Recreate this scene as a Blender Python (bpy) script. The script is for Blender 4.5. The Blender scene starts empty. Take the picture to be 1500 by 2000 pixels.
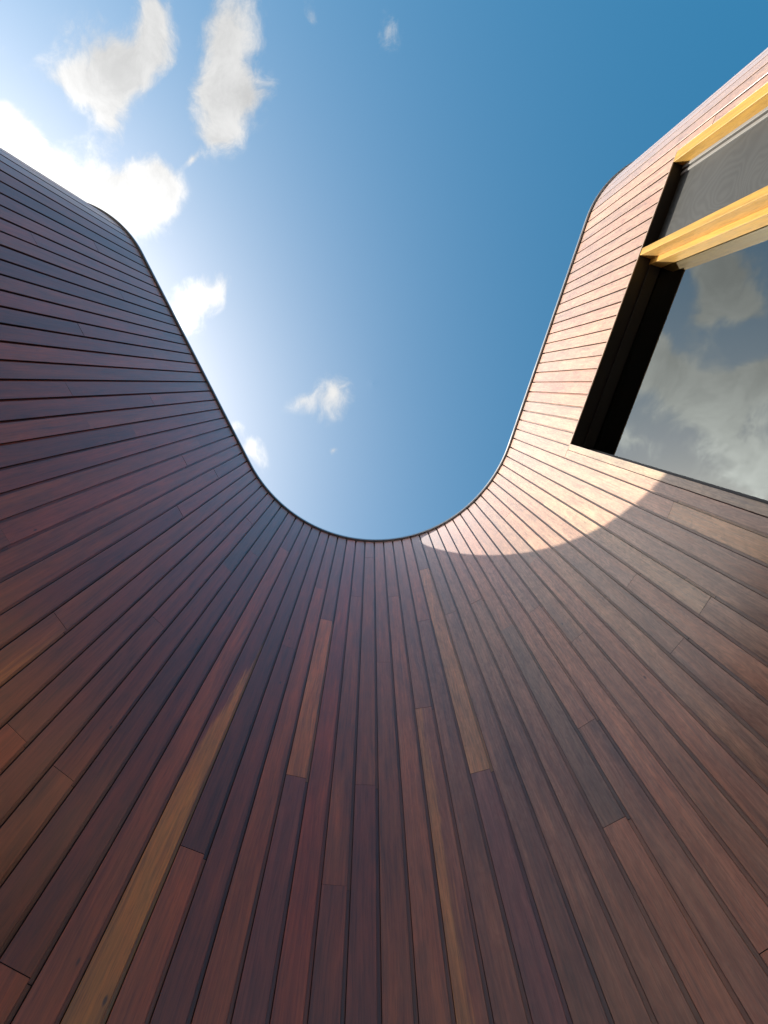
import bpy, math, random
from math import sin, cos, radians, pi
from mathutils import Vector, Matrix

random.seed(7)
scene = bpy.context.scene
col = scene.collection
CAMZ = 1.35                       # camera height above the ground

# ------------------------------------------------------------------ camera
F_PX = 1150.0                     # focal length in pixels of the 1500 px wide photograph
CAM_ROT = Matrix(((0.9998148, 0.00409967, -0.0188031),
                  (0.0, -0.97704631, -0.21302702),
                  (-0.01924484, 0.21298757, -0.97686536)))
cam_data = bpy.data.cameras.new('camera')
cam_data.sensor_fit = 'HORIZONTAL'
cam_data.sensor_width = 36.0
cam_data.lens = 36.0 * F_PX / 1500.0
cam_data.clip_start = 0.02
cam_data.clip_end = 5000.0
cam = bpy.data.objects.new('camera', cam_data)
cam.matrix_world = Matrix.Translation((0, 0, CAMZ)) @ CAM_ROT.to_4x4()
col.objects.link(cam)
scene.camera = cam


def pixel_dir(px, py):
    """direction in the world of a pixel of the photograph"""
    return CAM_ROT @ Vector((px - 750.0, -(py - 1000.0), -F_PX))


# ------------------------------------------------------------------ sun and sky
SUN_AZ, SUN_EL = radians(171.0), radians(49.3)
SUN_DIR = Vector((cos(SUN_AZ) * cos(SUN_EL), sin(SUN_AZ) * cos(SUN_EL), sin(SUN_EL)))
SUN_STRENGTH = 3.2
SKY_STRENGTH = 0.10
EXPOSURE = 1.32

sun_data = bpy.data.lights.new('sun', 'SUN')
sun_data.energy = SUN_STRENGTH
sun_data.angle = radians(0.55)
sun_data.color = (1.0, 0.91, 0.75)
sun = bpy.data.objects.new('sun', sun_data)
sun.rotation_euler = SUN_DIR.to_track_quat('Z', 'Y').to_euler()
sun.location = (-6, 1, 12)
col.objects.link(sun)

vs = scene.view_settings
vs.view_transform = 'Standard'
vs.look = 'None'
vs.gamma = 1.0
vs.use_curve_mapping = False
vs.exposure = EXPOSURE

RIGHT_N = Vector((-0.95760112, -0.28809736, 0.0))


def uv_of(px, py, mirrored=False):
    """where a pixel's ray crosses a cloud layer at height 1 (also by way of the window pane)"""
    d = pixel_dir(px, py)
    if mirrored:
        d = d - 2 * d.dot(RIGHT_N) * RIGHT_N
    return d.x / d.z, d.y / d.z


class Nodes:
    def __init__(self, tree):
        self.t = tree
        tree.nodes.clear()

    def n(self, kind, **kw):
        nd = self.t.nodes.new(kind)
        ins = kw.pop('ins', {})
        for k, v in kw.items():
            setattr(nd, k, v)
        for k, v in ins.items():
            if hasattr(v, 'is_output') or isinstance(v, bpy.types.NodeSocket):
                self.t.links.new(v, nd.inputs[k])
            else:
                nd.inputs[k].default_value = v
        return nd

    def math(self, op, a, b=None, c=None, clamp=False):
        nd = self.t.nodes.new('ShaderNodeMath')
        nd.operation = op
        nd.use_clamp = clamp
        for i, v in enumerate((a, b, c)):
            if v is None:
                continue
            if isinstance(v, bpy.types.NodeSocket):
                self.t.links.new(v, nd.inputs[i])
            else:
                nd.inputs[i].default_value = v
        return nd.outputs[0]

    def vmath(self, op, a, b=None, scale=None):
        nd = self.t.nodes.new('ShaderNodeVectorMath')
        nd.operation = op
        for i, v in enumerate((a, b)):
            if v is None:
                continue
            if isinstance(v, bpy.types.NodeSocket):
                self.t.links.new(v, nd.inputs[i])
            else:
                nd.inputs[i].default_value = v
        if scale is not None:
            if isinstance(scale, bpy.types.NodeSocket):
                self.t.links.new(scale, nd.inputs[3])
            else:
                nd.inputs[3].default_value = scale
        return nd.outputs[1] if op in ('DOT_PRODUCT', 'LENGTH', 'DISTANCE') else nd.outputs[0]

    def smooth(self, v, lo, hi, to0=0.0, to1=1.0):
        nd = self.t.nodes.new('ShaderNodeMapRange')
        nd.interpolation_type = 'SMOOTHSTEP'
        self.t.links.new(v, nd.inputs[0])
        nd.inputs[1].default_value = lo
        nd.inputs[2].default_value = hi
        nd.inputs[3].default_value = to0
        nd.inputs[4].default_value = to1
        return nd.outputs[0]

    def mix(self, fac, a, b, blend='MIX'):
        nd = self.t.nodes.new('ShaderNodeMix')
        nd.data_type = 'RGBA'
        nd.blend_type = blend
        nd.clamp_factor = True
        for i, v in ((0, fac), (6, a), (7, b)):
            if isinstance(v, bpy.types.NodeSocket):
                self.t.links.new(v, nd.inputs[i])
            else:
                if i and len(v) == 3:
                    v = (*v, 1.0)
                nd.inputs[i].default_value = v
        return nd.outputs[2]

    def noise(self, vec, scale, detail=6.0, rough=0.55, dist=0.0, out=0):
        nd = self.t.nodes.new('ShaderNodeTexNoise')
        self.t.links.new(vec, nd.inputs['Vector'])
        nd.inputs['Scale'].default_value = scale
        nd.inputs['Detail'].default_value = detail
        nd.inputs['Roughness'].default_value = rough
        nd.inputs['Distortion'].default_value = dist
        return nd.outputs[out]


def build_world():
    w = bpy.data.worlds.new('World')
    scene.world = w
    w.use_nodes = True
    N = Nodes(w.node_tree)
    sky = N.n('ShaderNodeTexSky', sky_type='NISHITA', sun_disc=False)
    sky.sun_elevation = SUN_EL
    sky.sun_rotation = pi / 2 - SUN_AZ
    sky.altitude = 0.0
    sky.air_density = 0.74
    sky.dust_density = 2.05
    sky.ozone_density = 1.0
    tc = N.n('ShaderNodeTexCoord')
    d = tc.outputs['Generated']
    sep = N.n('ShaderNodeSeparateXYZ', ins={0: d})
    z = N.math('MAXIMUM', sep.outputs[2], 0.06)
    cu = N.math('DIVIDE', sep.outputs[0], z)
    cv = N.math('DIVIDE', sep.outputs[1], z)
    uv = N.n('ShaderNodeCombineXYZ', ins={0: cu, 1: cv}).outputs[0]
    # domain warp makes the blobs ragged
    warp = N.noise(uv, 5.0, 3.0, 0.6, out=1)
    warp = N.vmath('SUBTRACT', warp, (0.5, 0.5, 0.5))
    uvw = N.vmath('ADD', uv, N.vmath('SCALE', warp, scale=0.10))
    blobs = [  # px, py, rx, ry, rotation, weight, seen by way of the pane
        (160, 165, 105, 56, 20, 1.1, 0), (248, 118, 120, 76, -42, 1.1, 0), (300, 30, 58, 95, 12, 1.0, 0),
        (212, 225, 46, 56, 0, 0.7, 0),
        (445, 60, 80, 140, 4, 1.0, 0), (432, 180, 98, 98, 0, 1.1, 0), (425, 265, 70, 62, 0, 0.8, 0),
        (485, 190, 55, 70, 0, 0.7, 0),
        (10, 262, 95, 75, 25, 1.2, 0), (85, 325, 110, 56, 30, 1.1, 0),
        (240, 378, 150, 66, -3, 1.1, 0), (318, 372, 55, 70, 0, 0.8, 0), (290, 425, 70, 50, 0, 0.6, 0),
        (390, 575, 100, 62, -12, 0.85, 0), (345, 620, 60, 70, 20, 0.8, 0),
        (652, 780, 60, 74, 8, 0.52, 0), (598, 790, 58, 34, -15, 0.5, 0), (500, 885, 60, 40, 35, 0.75, 0),
        (465, 840, 40, 40, 30, 0.7, 0),
        (748, 72, 36, 80, 14, 0.30, 0), (380, 311, 30, 17, -25, 0.6, 0), (650, 885, 22, 18, 0, 0.5, 0),
        (10, 60, 40, 60, 0, 0.4, 0), (600, 35, 40, 60, 30, 0.3, 0),
        # the bank over the left wing, known from its reflection
        (1450, 530, 120, 110, 40, 0.9, 1), (1310, 720, 150, 120, 50, 1.0, 1), (1410, 820, 190, 150, 20, 1.15, 1),
        (1490, 930, 190, 110, 10, 1.1, 1), (1270, 650, 70, 60, 20, 0.7, 1), (1470, 740, 90, 70, 0, 0.8, 1),
        (1240, 860, 120, 60, 10, 0.5, 1),
    ]
    total = None
    for px, py, rx, ry, rot, wgt, mir in blobs:
        u, v = uv_of(px, py, bool(mir))
        k = 1.0 / (F_PX * 0.98)
        a = radians(rot)
        if mir:
            a = -a + 2 * radians(16.7)
        m = N.n('ShaderNodeMapping', vector_type='TEXTURE', ins={0: uvw})
        m.inputs[1].default_value = (u, v, 0)
        m.inputs[2].default_value = (0, 0, a)
        m.inputs[3].default_value = (rx * k, ry * k, 1)
        g = N.n('ShaderNodeTexGradient', gradient_type='QUADRATIC_SPHERE', ins={0: m.outputs[0]})
        total = N.math('MULTIPLY', g.outputs[1], wgt) if total is None else N.math('MULTIPLY_ADD', g.outputs[1], wgt, total)
    # unseen scattered clouds, added and spread to shape the fill light, thicker on the sun's side as in the part in view
    far = N.smooth(N.vmath('LENGTH', N.vmath('SUBTRACT', uv, (0.25, 0.05, 0))), 0.98, 1.35)
    field = N.smooth(N.noise(uv, 1.7, 3.0, 0.5), 0.30, 0.58)
    total = N.math('MULTIPLY_ADD', N.math('MULTIPLY', N.math('MULTIPLY', far, field), N.smooth(cu, -0.7, 0.3, 1.0, 0.3)), 0.95, total)
    uvs = N.vmath('MULTIPLY', uvw, (1.0, 0.72, 1.0))
    n1 = N.noise(uvs, 12.0, 8.0, 0.68, 0.3)
    n1 = N.math('MULTIPLY_ADD', N.math('SUBTRACT', n1, 0.5), 1.9, 0.5)
    blob = N.math('MINIMUM', total, 1.0)
    dens = N.math('MULTIPLY_ADD', blob, 1.05, N.math('SUBTRACT', n1, 0.46))
    alpha = N.math('MULTIPLY', N.smooth(dens, 0.12, 0.80), N.smooth(blob, 0.0, 0.16))
    alpha = N.math('MULTIPLY', alpha, 0.95)
    # sunlit cloud: white, brighter towards the sun (forward scattering), greyer where thick
    nd = N.vmath('NORMALIZE', d)
    cs = N.math('MAXIMUM', N.vmath('DOT_PRODUCT', nd, tuple(SUN_DIR)), 0.0)
    fwd = N.math('POWER', cs, 20.0)
    thick = N.smooth(dens, 0.6, 1.5)
    shade = n1
    bright = N.math('MULTIPLY_ADD', fwd, 24.0, 3.1)
    bright = N.math('MULTIPLY', bright, N.smooth(shade, 0.1, 0.9, 0.78, 1.10))
    bright = N.math('MULTIPLY', bright, N.math('MULTIPLY_ADD', thick, -0.06, 1.0))
    cc = N.vmath('SCALE', (1.0, 0.99, 0.97), scale=bright)
    hs = N.n('ShaderNodeHueSaturation', ins={'Hue': 0.480, 'Saturation': 1.44, 'Color': sky.outputs[0]})
    hs_out = N.vmath('MULTIPLY', hs.outputs[0], (1.0, 1.03, 0.94))
    out_col = N.mix(alpha, hs_out, cc)
    bg = N.n('ShaderNodeBackground', ins={0: out_col, 1: SKY_STRENGTH})
    o = N.n('ShaderNodeOutputWorld')
    N.t.links.new(bg.outputs[0], o.inputs[0])


build_world()

# ------------------------------------------------------------------ materials
PITCH, OFFS = 0.08454611, -2.13477011     # board pitch and where board 0 begins along the wall


def principled(N, **ins):
    b = N.n('ShaderNodeBsdfPrincipled', ins=ins)
    o = N.n('ShaderNodeOutputMaterial')
    N.t.links.new(b.outputs[0], o.inputs[0])
    return b


def new_mat(name):
    m = bpy.data.materials.new(name)
    m.use_nodes = True
    return m, Nodes(m.node_tree)


def make_wood(name, tint=None, rough=(0.28, 0.44), figure=1.0, finish=1.0):
    """hardwood board: object colour = heartwood, object alpha = how far the sun has bleached it"""
    m, N = new_mat(name)
    tc = N.n('ShaderNodeTexCoord').outputs['Object']
    info = N.n('ShaderNodeObjectInfo')
    off = N.math('MULTIPLY', info.outputs['Random'], 61.0)
    offv = N.n('ShaderNodeCombineXYZ', ins={0: off, 1: off, 2: N.math('MULTIPLY', off, 3.7)}).outputs[0]
    p = N.vmath('ADD', tc, offv)
    wob = N.noise(N.vmath('MULTIPLY', p, (6, 6, 1.6)), 1.0, 1.0, 0.5, out=1)
    pw = N.vmath('ADD', p, N.vmath('MULTIPLY', N.vmath('SUBTRACT', wob, (0.5, 0.5, 0.5)), (0.030, 0.0, 0.0)))
    # cathedral figure, streaks, pores
    fig = N.noise(N.vmath('MULTIPLY', pw, (46, 30, 2.2)), 1.0, 4.0, 0.62, 0.9)
    streak = N.noise(N.vmath('MULTIPLY', pw, (120, 60, 2.6)), 1.0, 3.0, 0.65)
    pore = N.noise(N.vmath('MULTIPLY', pw, (420, 300, 14.0)), 1.0, 2.0, 0.7)
    broad = N.noise(N.vmath('MULTIPLY', pw, (17, 9, 1.7)), 1.0, 2.0, 0.55, 0.8)
    blot = N.noise(N.vmath('MULTIPLY', p, (22, 20, 7)), 1.0, 3.0, 0.6)
    base = info.outputs['Color'] if tint is None else N.n('ShaderNodeRGB').outputs[0]
    if tint is not None:
        base.default_value = (*tint, 1)
        wea = 0.0
    else:
        wea = info.outputs['Alpha']
    rings = N.n('ShaderNodeTexWave', wave_type='BANDS', bands_direction='X', wave_profile='SAW',
                ins={0: N.vmath('MULTIPLY', pw, (30, 20, 0.55)), 'Scale': 0.9, 'Distortion': 9.0,
                     'Detail': 3.0, 'Detail Scale': 0.9, 'Detail Roughness': 0.55}).outputs[1]
    if tint is None:
        # pale sapwood along one edge of a few boards
        at = [N.n('ShaderNodeAttribute', attribute_type='OBJECT', attribute_name=k).outputs['Fac'] for k in ('sap', 'sap_side', 'sap_top', 'sap_slope')]
        sx = N.n('ShaderNodeSeparateXYZ', ins={0: tc})
        ed = N.math('MULTIPLY', N.math('SUBTRACT', N.math('MULTIPLY', sx.outputs[0], 1.0 / PITCH), 0.5), at[1])
        ed = N.math('MULTIPLY_ADD', N.math('SUBTRACT', at[2], sx.outputs[2]), at[3], ed)
        ed = N.math('MULTIPLY_ADD', N.math('SUBTRACT', fig, 0.5), 0.8, ed)
        sap = N.math('MULTIPLY', N.smooth(ed, -0.08, 0.14), at[0])
        base = N.mix(sap, base, (0.62, 0.205, 0.030))
    v = N.math('MULTIPLY_ADD', N.math('SUBTRACT', fig, 0.5), 1.25 * figure, 1.0)
    v = N.math('MULTIPLY_ADD', N.math('SUBTRACT', streak, 0.5), 0.62, v)
    v = N.math('MULTIPLY_ADD', N.math('SUBTRACT', broad, 0.5), 1.0 * figure, v)
    v = N.math('MULTIPLY_ADD', N.math('SUBTRACT', blot, 0.5), 0.45 * figure, v)
    v = N.math('MULTIPLY_ADD', N.math('SUBTRACT', rings, 0.5), 0.16 * figure, v)
    v = N.math('MULTIPLY', v, N.smooth(pore, 0.28, 0.5, 0.70, 1.0))
    v = N.math('MAXIMUM', v, 0.12)
    c = N.vmath('SCALE', base, scale=v)
    # hue drift inside a board (redder / yellower)
    drift = 0.55 if tint is None else 0.12
    c = N.mix(N.smooth(blot, 0.35, 0.7, 0.0, drift), c, N.vmath('MULTIPLY', c, (1.08, 0.86, 0.76)))
    c = N.mix(N.smooth(broad, 0.55, 0.75, 0.0, 0.5), c, N.vmath('MULTIPLY', c, (1.08, 1.12, 1.0)))
    if tint is None:
        # bleaching by the weather: silvery beige fibres
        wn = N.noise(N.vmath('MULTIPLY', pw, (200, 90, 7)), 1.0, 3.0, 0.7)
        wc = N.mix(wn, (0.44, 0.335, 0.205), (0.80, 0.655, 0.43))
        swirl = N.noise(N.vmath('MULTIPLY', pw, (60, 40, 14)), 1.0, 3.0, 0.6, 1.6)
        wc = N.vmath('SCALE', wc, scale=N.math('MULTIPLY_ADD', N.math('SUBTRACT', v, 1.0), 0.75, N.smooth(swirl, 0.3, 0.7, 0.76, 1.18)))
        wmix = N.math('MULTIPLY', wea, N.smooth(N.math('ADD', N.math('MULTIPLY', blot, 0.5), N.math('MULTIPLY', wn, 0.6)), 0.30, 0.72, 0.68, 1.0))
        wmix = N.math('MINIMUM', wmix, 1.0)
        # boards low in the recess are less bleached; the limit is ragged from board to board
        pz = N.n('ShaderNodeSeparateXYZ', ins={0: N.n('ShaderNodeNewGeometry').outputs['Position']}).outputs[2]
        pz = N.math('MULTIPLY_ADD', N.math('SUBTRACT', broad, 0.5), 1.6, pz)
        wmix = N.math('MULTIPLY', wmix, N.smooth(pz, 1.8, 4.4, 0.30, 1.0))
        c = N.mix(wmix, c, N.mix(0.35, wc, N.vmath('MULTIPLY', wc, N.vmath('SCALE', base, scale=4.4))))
    # pin knots and screw plugs
    vor = N.n('ShaderNodeTexVoronoi', ins={0: N.vmath('MULTIPLY', p, (16, 16, 5.2)), 'Scale': 1.0})
    keep = N.math('GREATER_THAN', N.n('ShaderNodeSeparateColor', ins={0: vor.outputs['Color']}).outputs[0], 0.80)
    knot = N.math('MULTIPLY', N.smooth(vor.outputs['Distance'], 0.03, 0.085, 1.0, 0.0), keep)
    c = N.mix(N.math('MULTIPLY', knot, 0.75), c, (0.02, 0.012, 0.009))
    r = N.smooth(streak, 0.25, 0.75, rough[0], rough[1])
    if tint is None:
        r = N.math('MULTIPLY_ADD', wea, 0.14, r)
    hgt = N.noise(N.vmath('MULTIPLY', p, (150, 80, 3.0)), 1.0, 2.0, 0.6)
    bump = N.n('ShaderNodeBump', ins={'Strength': 0.16, 'Distance': 0.004, 'Height': hgt})
    b = principled(N, **{'Base Color': c, 'Roughness': r, 'IOR': 1.33, 'Coat Weight': 0.75 * finish, 'Coat IOR': 1.5,
                        'Coat Roughness': N.math('MULTIPLY_ADD', N.math('SUBTRACT', streak, 0.5), 0.16, 0.20), 'Sheen Weight': 1.0 * finish, 'Sheen Roughness': 0.35, 'Sheen Tint': (0.95, 0.92, 1.0, 1)})
    N.t.links.new(bump.outputs[0], b.inputs['Normal'])
    return m


def make_plain(name, colr, rough=0.6, metal=0.0, var=0.12, scale=6.0):
    m, N = new_mat(name)
    tc = N.n('ShaderNodeTexCoord').outputs['Object']
    n = N.noise(tc, scale, 5.0, 0.6)
    c = N.vmath('SCALE', (*colr,), scale=N.math('MULTIPLY_ADD', N.math('SUBTRACT', n, 0.5), 2 * var, 1.0))
    principled(N, **{'Base Color': c, 'Roughness': N.smooth(n, 0.2, 0.8, rough - 0.06, rough + 0.06), 'Metallic': metal})
    return m


def make_glass(name, ior=2.4, tint=(0.80, 0.86, 0.83)):
    m, N = new_mat(name)
    fr = N.n('ShaderNodeFresnel', ins={0: ior})
    tr = N.n('ShaderNodeBsdfTransparent', ins={0: (*tint, 1)})
    gl = N.n('ShaderNodeBsdfGlossy', ins={0: (0.93, 1.0, 0.95, 1), 'Roughness': 0.0})
    mx = N.n('ShaderNodeMixShader', ins={0: fr.outputs[0], 1: tr.outputs[0], 2: gl.outputs[0]})
    o = N.n('ShaderNodeOutputMaterial')
    N.t.links.new(mx.outputs[0], o.inputs[0])
    return m


def make_screen(name):
    m, N = new_mat(name)
    tc = N.n('ShaderNodeTexCoord').outputs['Object']
    warp = N.noise(tc, 2.2, 3.0, 0.5, out=1)
    q = N.vmath('ADD', tc, N.vmath('SCALE', N.vmath('SUBTRACT', warp, (0.5, 0.5, 0.5)), scale=0.16))
    wa = N.math('MULTIPLY_ADD', N.math('SINE', N.math('MULTIPLY', N.noise(q, 2.2, 2.0, 0.45), 150.0)), 0.5, 0.5)
    big = N.noise(tc, 3.0, 3.0, 0.5)
    v = N.math('MULTIPLY_ADD', N.math('SUBTRACT', wa, 0.5), 0.26, 1.0)
    v = N.math('MULTIPLY_ADD', N.math('SUBTRACT', big, 0.5), 0.7, v)
    c = N.vmath('SCALE', (0.042, 0.044, 0.045), scale=v)
    b = principled(N, **{'Base Color': c, 'Roughness': 0.6})
    return m


def make_ground(name):
    m, N = new_mat(name)
    tc = N.n('ShaderNodeTexCoord').outputs['Object']
    n1 = N.noise(tc, 0.6, 6.0, 0.6)
    n2 = N.noise(tc, 60.0, 4.0, 0.7)
    v = N.math('ADD', N.math('MULTIPLY', n1, 0.7), N.math('MULTIPLY', n2, 0.6))
    c = N.mix(N.smooth(v, 0.3, 1.0), (0.035, 0.032, 0.030), (0.075, 0.069, 0.062))
    principled(N, **{'Base Color': c, 'Roughness': 0.9})
    return m


M = {
    'groove': make_wood('unbleached_groove', tint=(0.042, 0.016, 0.010), rough=(0.6, 0.75), figure=0.6, finish=0.0),
    'plank': make_wood('hardwood_cladding'),
    'frame': make_wood('oiled_yellow_timber', tint=(0.62, 0.36, 0.065), rough=(0.4, 0.55), figure=0.35, finish=0.12),
    'dark_frame': make_plain('dark_stained_lining', (0.012, 0.009, 0.009), 0.45),
    'batten': make_plain('dark_backing_board', (0.028, 0.014, 0.011), 0.7),
    'metal': make_plain('coping_metal', (0.40, 0.43, 0.45), 0.38, 0.9),
    'black': make_plain('black_gasket', (0.012, 0.012, 0.013), 0.55),
    'alu': make_plain('grey_aluminium', (0.22, 0.225, 0.23), 0.6, 0.0),
    'glass': make_glass('window_glass'),
    'screen': make_screen('insect_mesh'),
    'roof': make_plain('roof_membrane', (0.10, 0.10, 0.10), 0.85),
    'room': make_plain('room_paint', (0.09, 0.09, 0.09), 0.8),
    'ground': make_ground('worn_paving'),
}

# ------------------------------------------------------------------ plan of the wall
UL = Vector((0.417884, 0.90850039))
UR = Vector((0.28809736, -0.95760112))
NL = Vector((0.90850039, -0.417884))
NR = Vector((-0.95760112, -0.28809736))
TL = Vector((-1.11424863, 0.6954733))
TR = Vector((1.23703928, 0.53194214))
CEN, RAD = Vector((0.03046187, 0.16893947)), 1.26
AL, AR = radians(155.2989), radians(16.7441)
LA = RAD * (AL - AR)
SL, SR, RC = 1.93, 1.955, 0.70
TURN_L, TURN_R = radians(65.299), radians(73.256)
TOP = 5.25 + CAMZ                 # top of the boards


def rot2(v, a):
    return Vector((v.x * cos(a) - v.y * sin(a), v.x * sin(a) + v.y * cos(a)))


def prof(S, inset=0.0):
    """point on the plan of the board faces at arc length S (inset > 0: towards the building)"""
    if S < -SL:
        a = min((-SL - S) / RC, TURN_L)
        n = rot2(NL, -a)
        p = TL - UL * SL - NL * RC + n * RC
        t = Vector((-n.y, n.x))
        return p - t * max(0.0, (-SL - S) - TURN_L * RC) - n * inset
    if S < 0:
        return TL + UL * S - NL * inset
    if S < LA:
        a = AL - S / RAD
        e = Vector((cos(a), sin(a)))
        return CEN + e * (RAD + inset)
    S -= LA
    if S < SR:
        return TR + UR * S - NR * inset
    a = min((S - SR) / RC, TURN_R)
    n = rot2(NR, a)
    p = TR + UR * SR - NR * RC + n * RC
    t = Vector((-n.y, n.x))
    return p + t * max(0.0, S - SR - TURN_R * RC) - n * inset


S_MIN, S_MAX = -SL - TURN_L * RC - 5.0, LA + SR + TURN_R * RC + 5.0


def joint(i):
    return OFFS + PITCH * i


# ------------------------------------------------------------------ mesh helpers
def link(name, verts, faces, mat, parent=None, smooth=False):
    me = bpy.data.meshes.new(name)
    me.from_pydata([tuple(v) for v in verts], [], faces)
    me.validate()
    me.update()
    if mat:
        me.materials.append(mat)
    if smooth:
        for p in me.polygons:
            p.use_smooth = True
    o = bpy.data.objects.new(name, me)
    col.objects.link(o)
    if parent:
        o.parent = parent
    return o


def extrude(poly, z0, z1):
    """closed plan polygon (counter-clockwise) -> prism"""
    n = len(poly)
    v = [(x, y, z0) for x, y in poly] + [(x, y, z1) for x, y in poly]
    f = [(i, (i + 1) % n, n + (i + 1) % n, n + i) for i in range(n)]
    f += [tuple(range(n - 1, -1, -1)), tuple(range(n, 2 * n))]
    return v, f


def add_mesh(acc, vf):
    v, f = vf
    k = len(acc[0])
    acc[0].extend(v)
    acc[1].extend([tuple(i + k for i in q) for q in f])


# ------------------------------------------------------------------ the setting
ground_v = [(-600, -600, 0), (600, -600, 0), (600, 600, 0), (-600, 600, 0)]
g = link('ground', ground_v, [(0, 1, 2, 3)], M['ground'])
g['kind'] = 'structure'

building = bpy.data.objects.new('timber_building', None)
building.empty_display_size = 0.5
col.objects.link(building)
building['label'] = 'reddish brown timber clad building curving in a U, with a tall window in one wing'
building['category'] = 'building'

# ------------------------------------------------------------------ window opening on the right wing (s runs from the end of the arc)
W_S0, W_S1 = 0.116, 1.950         # outer edges of the trim
W_TOP = 3.815 + CAMZ              # outer edge of the head trim
W_BOT = 0.55                      # sill
S_WIN0, S_WIN1 = LA + W_S0, LA + W_S1

# ------------------------------------------------------------------ boards
GAP, THICK, TONGUE, CH = 0.0112, 0.027, 0.0150, 0.0009
# butt joints seen in the photograph: board number -> heights above the camera (they sit on battens)
BUTTS = [(6, 3.368), (11, 4.75), (12, 3.33), (13, 4.26), (16, 2.85), (17, 3.80), (18, 2.85), (19, 3.30), (21, 4.25),
         (22, 1.90), (22, 3.80), (24, 4.27), (25, 3.32), (26, 1.90), (28, 1.46), (28, 3.82), (29, 2.38), (29, 4.28),
         (30, 1.46), (30, 3.33), (31, 3.82), (32, 0.99), (32, 2.85), (33, 4.28), (35, 1.45), (36, 2.85), (37, 3.82),
         (38, 1.885), (38, 3.33), (40, 1.44), (40, 3.81), (41, 1.885), (41, 4.75), (42, 2.853), (43, 3.815),
         (45, 3.33), (46, 1.884), (46, 4.27), (47, 3.33), (49, 3.34), (50, 1.46), (50, 2.85), (51, 1.89), (52, 0.99),
         (52, 2.85), (53, 2.39), (54, 3.34), (56, 1.89), (57, 2.38), (58, 1.90), (58, 3.81), (59, 2.83), (61, 2.38),
         (84, 3.44), (85, 3.86), (9, 2.38), (14, 1.9), (44, 2.38), (55, 4.28), (4, 4.27), (8, 4.27)]
I0, I1 = -8, 93                   # boards built one by one
heart = [(0.200, 0.066, 0.038), (0.172, 0.056, 0.036), (0.215, 0.080, 0.044), (0.150, 0.053, 0.038),
         (0.240, 0.086, 0.042), (0.185, 0.072, 0.044), (0.140, 0.046, 0.033), (0.225, 0.070, 0.040)]
SPECIAL = {  # board -> list of (from height, to height, colour)
    38: [(1.885, 3.33, (0.60, 0.165, 0.035)), (-9, 1.885, (0.27, 0.060, 0.030))],
    46: [(1.884, 4.27, (0.56, 0.19, 0.045)), (-9, 1.884, (0.26, 0.048, 0.030))],
    61: [(-9, 2.38, (0.46, 0.21, 0.065))],
    31: [(3.82, 9, (0.150, 0.062, 0.048))], 30: [(3.33, 9, (0.160, 0.060, 0.044))],
    50: [(-9, 1.46, (0.42, 0.090, 0.030))],
    58: [(1.9, 3.81, (0.36, 0.17, 0.09))],
    84: [(3.44, 9, (0.40, 0.12, 0.045))],
}


SAPWOOD = {34: (0.9, 1.0, 3.55, 0.85), 44: (0.65, -1.0, 3.6, 0.04), 72: (0.4, 1.0, 9.0, 0.02), 26: (0.4, 1.0, 2.6, 0.5)}   # strength, side, top, slope


def board_frame(S0, S1):
    a, b = prof(S0), prof(S1)
    t = (b - a).normalized()
    n = Vector((t.y, -t.x))       # towards the courtyard
    return a, b, t, n


def plank(S0, S1, z0, z1, colr, wea, idx, tongue=True, stuff=None):
    a, b, t, n = board_frame(S0, S1)
    L = (b - a).length
    proud = random.uniform(-0.0008, 0.0008)
    o = a + n * proud
    xa, xb = GAP * 0.5, L - GAP * 0.5
    xt = L + GAP * 0.5 - 0.0006
    if tongue:
        poly = [(xa, CH), (xa + CH, 0), (xb - CH, 0), (xb, CH), (xb, TONGUE), (xt, TONGUE), (xt, THICK), (xa, THICK)]
    else:
        poly = [(xa, CH), (xa + CH, 0), (xb - CH, 0), (xb, CH), (xb, THICK), (xa, THICK)]
    e = 0.0016
    v, f = extrude(poly, 0.0, z1 - z0 - e)
    if stuff is not None:
        add_mesh(stuff, ([(o.x + t.x * x - n.x * y, o.y + t.y * x - n.y * y, z0 + z) for x, y, z in v], f))
        return None
    ob = link('plank', v, f, M['plank'], building)
    ob.data.materials.append(M['groove'])
    for p in ob.data.polygons:          # edges and tongue of the board have not weathered
        if p.normal.y > -0.5:
            p.material_index = 1
    ob.matrix_basis = Matrix(((t.x, -n.x, 0, o.x), (t.y, -n.y, 0, o.y), (0, 0, 1, z0), (0, 0, 0, 1)))
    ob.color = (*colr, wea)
    sw = SAPWOOD.get(idx)
    if sw and z0 < 1.0:
        ob['sap'], ob['sap_side'], ob['sap_top'], ob['sap_slope'] = sw
    return ob


def board_colour(i, zmid):
    for lo, hi, c in SPECIAL.get(i, []):
        if lo + CAMZ <= zmid <= hi + CAMZ:
            return c
    c = random.choice(heart)
    k = random.uniform(0.82, 1.15)
    h = random.uniform(-0.10, 0.10)
    return (1.55 * c[0] * k * (1 + 0.4 * h), 0.94 * c[1] * k * (1 - 0.3 * h), 0.48 * c[2] * k * (1 - 0.8 * h))


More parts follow.
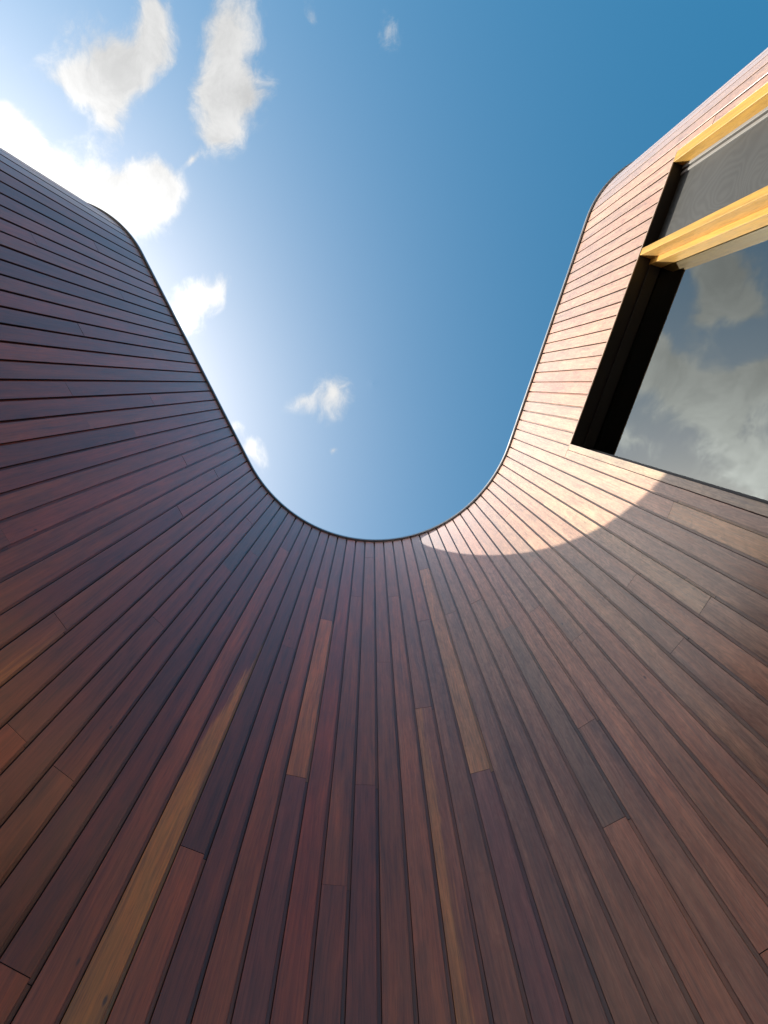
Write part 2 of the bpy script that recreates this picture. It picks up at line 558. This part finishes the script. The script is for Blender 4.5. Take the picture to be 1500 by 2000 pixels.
sun_h = Vector((cos(SUN_AZ), sin(SUN_AZ)))
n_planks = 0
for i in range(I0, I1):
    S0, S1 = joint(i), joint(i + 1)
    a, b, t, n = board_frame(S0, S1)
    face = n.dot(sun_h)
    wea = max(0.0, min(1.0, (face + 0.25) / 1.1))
    cuts = sorted(z + CAMZ for k, z in BUTTS if k == i)
    zs = [0.02] + cuts + [TOP]
    for z0, z1 in zip(zs[:-1], zs[1:]):
        colr = board_colour(i, 0.5 * (z0 + z1))
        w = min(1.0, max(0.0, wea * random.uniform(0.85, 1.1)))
        if S1 <= S_WIN0 + 0.002 or S0 >= S_WIN1 - 0.002 or z0 >= W_TOP or z1 <= W_BOT:
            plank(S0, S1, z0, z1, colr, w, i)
            n_planks += 1
            continue
        # the window cuts this board
        pieces = []
        if z1 > W_TOP + 0.03:
            pieces.append((S0, S1, max(z0, W_TOP + 0.002), z1, True))
        if z0 < W_BOT - 0.03:
            pieces.append((S0, S1, z0, min(z1, W_BOT - 0.002), True))
        if S0 < S_WIN0 - 0.018:
            pieces.append((S0, S_WIN0 + GAP * 0.5 - 0.002, max(z0, W_BOT), min(z1, W_TOP), False))
        if S1 > S_WIN1 + 0.018:
            pieces.append((S_WIN1 - GAP * 0.5 + 0.002, S1, max(z0, W_BOT), min(z1, W_TOP), True))
        for p in pieces:
            if p[3] - p[2] > 0.02:
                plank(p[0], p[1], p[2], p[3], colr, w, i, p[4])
                n_planks += 1

# facades beyond the corners, out of the photograph's sight
stuff = ([], [])
i = I0 - 1
while joint(i) > S_MIN + 0.1:
    plank(joint(i), joint(i + 1), 0.02, TOP, None, 0, i, stuff=stuff)
    i -= 1
i = I1
while joint(i + 1) < S_MAX - 0.1:
    plank(joint(i), joint(i + 1), 0.02, TOP, None, 0, i, stuff=stuff)
    i += 1
ob = link('cladding', stuff[0], stuff[1], M['plank'], building)
ob.color = (0.15, 0.065, 0.044, 0.2)
ob['kind'] = 'stuff'
print('planks', n_planks)


# ------------------------------------------------------------------ backing, coping, roof
def samples(step=0.04):
    keys = [S_MIN, -SL - TURN_L * RC, -SL, 0.0, LA, S_WIN0, S_WIN1, LA + SR, LA + SR + TURN_R * RC, S_MAX]
    out = []
    for a, b in zip(keys[:-1], keys[1:]):
        straight = (a == S_MIN) or (b == S_MAX) or (a == -SL) or (a >= LA and b <= LA + SR)
        n = 1 if straight else max(1, int((b - a) / step))
        out += [a + (b - a) * k / n for k in range(n)]
    return out + [S_MAX]


SS = samples()


def strip(pieces, S_list, section):
    """sweep a section [(inset, z), ...] (closed loop) along the plan"""
    v, f = [], []
    m = len(section)
    for S in S_list:
        for ins, z in section:
            p = prof(S, ins)
            v.append((p.x, p.y, z))
    for k in range(len(S_list) - 1):
        for j in range(m):
            a, b = k * m + j, k * m + (j + 1) % m
            f.append((a, b, b + m, a + m))
    n = (len(S_list) - 1) * m
    f += [tuple(range(m)), tuple(range(n + m - 1, n - 1, -1))]
    add_mesh(pieces, (v, f))


acc = ([], [])
bi, bo = 0.0285, 0.13
left = [s for s in SS if s <= S_WIN0 + 1e-6]
mid = [s for s in SS if S_WIN0 - 1e-6 <= s <= S_WIN1 + 1e-6]
right = [s for s in SS if s >= S_WIN1 - 1e-6]
strip(acc, left, [(bi, 0.0), (bi, TOP), (bo, TOP), (bo, 0.0)])
strip(acc, right, [(bi, 0.0), (bi, TOP), (bo, TOP), (bo, 0.0)])
strip(acc, mid, [(bi, W_TOP), (bi, TOP), (bo, TOP), (bo, W_TOP)])
strip(acc, mid, [(bi, 0.0), (bi, W_BOT), (bo, W_BOT), (bo, 0.0)])
link('backing_wall', acc[0], acc[1], M['batten'], building)

fine = samples(0.02)
acc = ([], [])
z = TOP + 0.014
strip(acc, fine, [(0.012, TOP + 0.001), (0.012, z), (0.12, z), (0.12, TOP + 0.001)])
link('shadow_gap', acc[0], acc[1], M['black'], building)
acc = ([], [])
strip(acc, fine, [(-0.016, z - 0.004), (-0.016, z + 0.026), (0.30, z + 0.032), (0.30, z + 0.0005), (-0.0135, z + 0.0005), (-0.0135, z - 0.004)])
link('coping', acc[0], acc[1], M['metal'], building)

# roof slab behind the coping and the unseen rear walls
edge = [prof(S, 0.10) for S in SS]
x0, x1, y1 = edge[0].x, edge[-1].x, 7.0
ring = [(p.x, p.y) for p in edge] + [(x1, y1), (x0, y1)]
ring = ring[::-1]
v, f = extrude(ring, TOP - 0.16, TOP - 0.02)
link('roof', v, f, M['roof'], building)
acc = ([], [])
for (ax, ay), (bx, by) in (((x0, edge[0].y), (x0, y1)), ((x0, y1), (x1, y1)), ((x1, y1), (x1, edge[-1].y))):
    dx, dy = bx - ax, by - ay
    L = math.hypot(dx, dy)
    nx, ny = -dy / L * 0.15, dx / L * 0.15
    add_mesh(acc, extrude([(ax, ay), (bx, by), (bx + nx, by + ny), (ax + nx, ay + ny)], 0.0, TOP + 0.03))
link('rear_wall', acc[0], acc[1], M['batten'], building)


# ------------------------------------------------------------------ the window
def wall_matrix(s, d, z, lying=False):
    """frame on the right wing: x along the wall, y into the wall, z up (lying: x down, z along the wall)"""
    o = TR + UR * s - NR * d
    if lying:
        return Matrix(((0, -NR.x, UR.x, o.x), (0, -NR.y, UR.y, o.y), (-1, 0, 0, z), (0, 0, 0, 1)))
    return Matrix(((UR.x, -NR.x, 0, o.x), (UR.y, -NR.y, 0, o.y), (0, 0, 1, z), (0, 0, 0, 1)))


WIN_MAT = None


def wbox(name, s0, s1, d0, d1, z0, z1, mat, ch=0.0015, lying=False):
    """box on the right wing: s along the wall, d = depth behind the board faces"""
    L, D, Hh = s1 - s0, d1 - d0, z1 - z0
    a = Hh if lying else L
    c = min(ch, a * 0.2, D * 0.2)
    if c > 0:
        poly = [(0, c), (c, 0), (a - c, 0), (a, c), (a, D), (0, D)]
    else:
        poly = [(0, 0), (a, 0), (a, D), (0, D)]
    v, f = extrude(poly, 0.0, L if lying else Hh)
    m = wall_matrix(s0, d0, z1 if lying else z0, lying)
    ob = link(name, v, f, mat, win if WIN_MAT else building)
    ob.matrix_basis = (WIN_MAT.inverted() @ m) if WIN_MAT else m
    return ob


def hbox(name, s0, s1, d0, d1, z0, z1, mat):
    """the same with its grain running along the wall"""
    return wbox(name, s0, s1, d0, d1, z0, z1, mat, 0.0012, True)


DEEP = 0.185
TRIM = 0.040
S_IN0, S_IN1 = W_S0 + TRIM, 1.888
HEAD = W_TOP - 0.016
# part: window = dark lining of the opening (head), the rest hangs under it
win = wbox('window', W_S0 + 0.003, W_S1 - 0.003, 0.004, DEEP, HEAD + 0.001, HEAD + 0.010, M['dark_frame'], 0.0)
WIN_MAT = wall_matrix(W_S0 + 0.003, 0.004, HEAD + 0.001)
W0, W1 = W_BOT + 0.031, HEAD - 0.001
hbox('head_trim', W_S0 + 0.0005, W_S1 - 0.0005, -0.0025, 0.0035, HEAD - 0.0005, W_TOP - 0.0035, M['plank']).color = (0.20, 0.11, 0.07, 0.8)
wbox('jamb', W_S0 + 0.001, S_IN0, -0.002, DEEP, W0, W1, M['plank']).color = (0.24, 0.14, 0.075, 0.8)
wbox('jamb', S_IN1, W_S1 - 0.001, -0.002, DEEP, W0, W1, M['frame'])
wbox('mullion', 1.352, 1.394, 0.001, DEEP, W0, W1, M['frame'])
wbox('glazing_bead', 1.318, 1.3515, 0.075, 0.146, W0, W1 - 0.001, M['frame'])
wbox('glazing_bead', S_IN0 + 0.0005, S_IN0 + 0.012, 0.12, 0.146, W0, W1 - 0.001, M['dark_frame'])
hbox('head_stop', S_IN0 + 0.0125, 1.3175, 0.078, 0.146, HEAD - 0.020, HEAD + 0.0005, M['dark_frame'])
hbox('sill', W_S0 - 0.01, W_S1 + 0.01, -0.03, DEEP, W_BOT, W_BOT + 0.029, M['frame'])
# lower light
wbox('pane', S_IN0 + 0.002, 1.3515, 0.150, 0.156, W0, W1 - 0.002, M['glass'], 0.0)
# upper light: metal sash with insect mesh
wbox('sash_frame', 1.868, S_IN1 - 0.0005, 0.060, 0.085, W0, W1 - 0.002, M['alu'])
wbox('sash_seal', 1.852, 1.8675, 0.066, 0.085, W0, W1 - 0.002, M['black'])
wbox('sash_frame', 1.834, 1.8515, 0.064, 0.085, W0, W1 - 0.002, M['alu'])
wbox('insect_screen', 1.3945, 1.8335, 0.072, 0.074, W0, W1 - 0.002, M['screen'], 0.0)
wbox('pane', 1.3945, S_IN1 - 0.0005, 0.150, 0.156, W0, W1 - 0.002, M['glass'], 0.0)

# dim room behind the glass
acc = ([], [])
r0, r1, d0, d1, za, zb = -0.02, 2.02, 0.19, 2.2, 0.06, HEAD + 0.10


def wp(s, d):
    p = TR + UR * s - NR * d
    return (p.x, p.y)


add_mesh(acc, extrude([wp(r0, d1), wp(r1, d1), wp(r1, d1 + .05), wp(r0, d1 + .05)], za, zb))
add_mesh(acc, extrude([wp(r0, d0), wp(r0, d1), wp(r0 - .05, d1), wp(r0 - .05, d0)], za, zb))
add_mesh(acc, extrude([wp(r1, d0), wp(r1, d1), wp(r1 + .05, d1), wp(r1 + .05, d0)], za, zb))
add_mesh(acc, extrude([wp(r0, d0), wp(r1, d0), wp(r1, d1), wp(r0, d1)], zb, zb + .05))
add_mesh(acc, extrude([wp(r0, d0), wp(r1, d0), wp(r1, d1), wp(r0, d1)], za - .04, za))
link('room', acc[0], acc[1], M['room'], building)
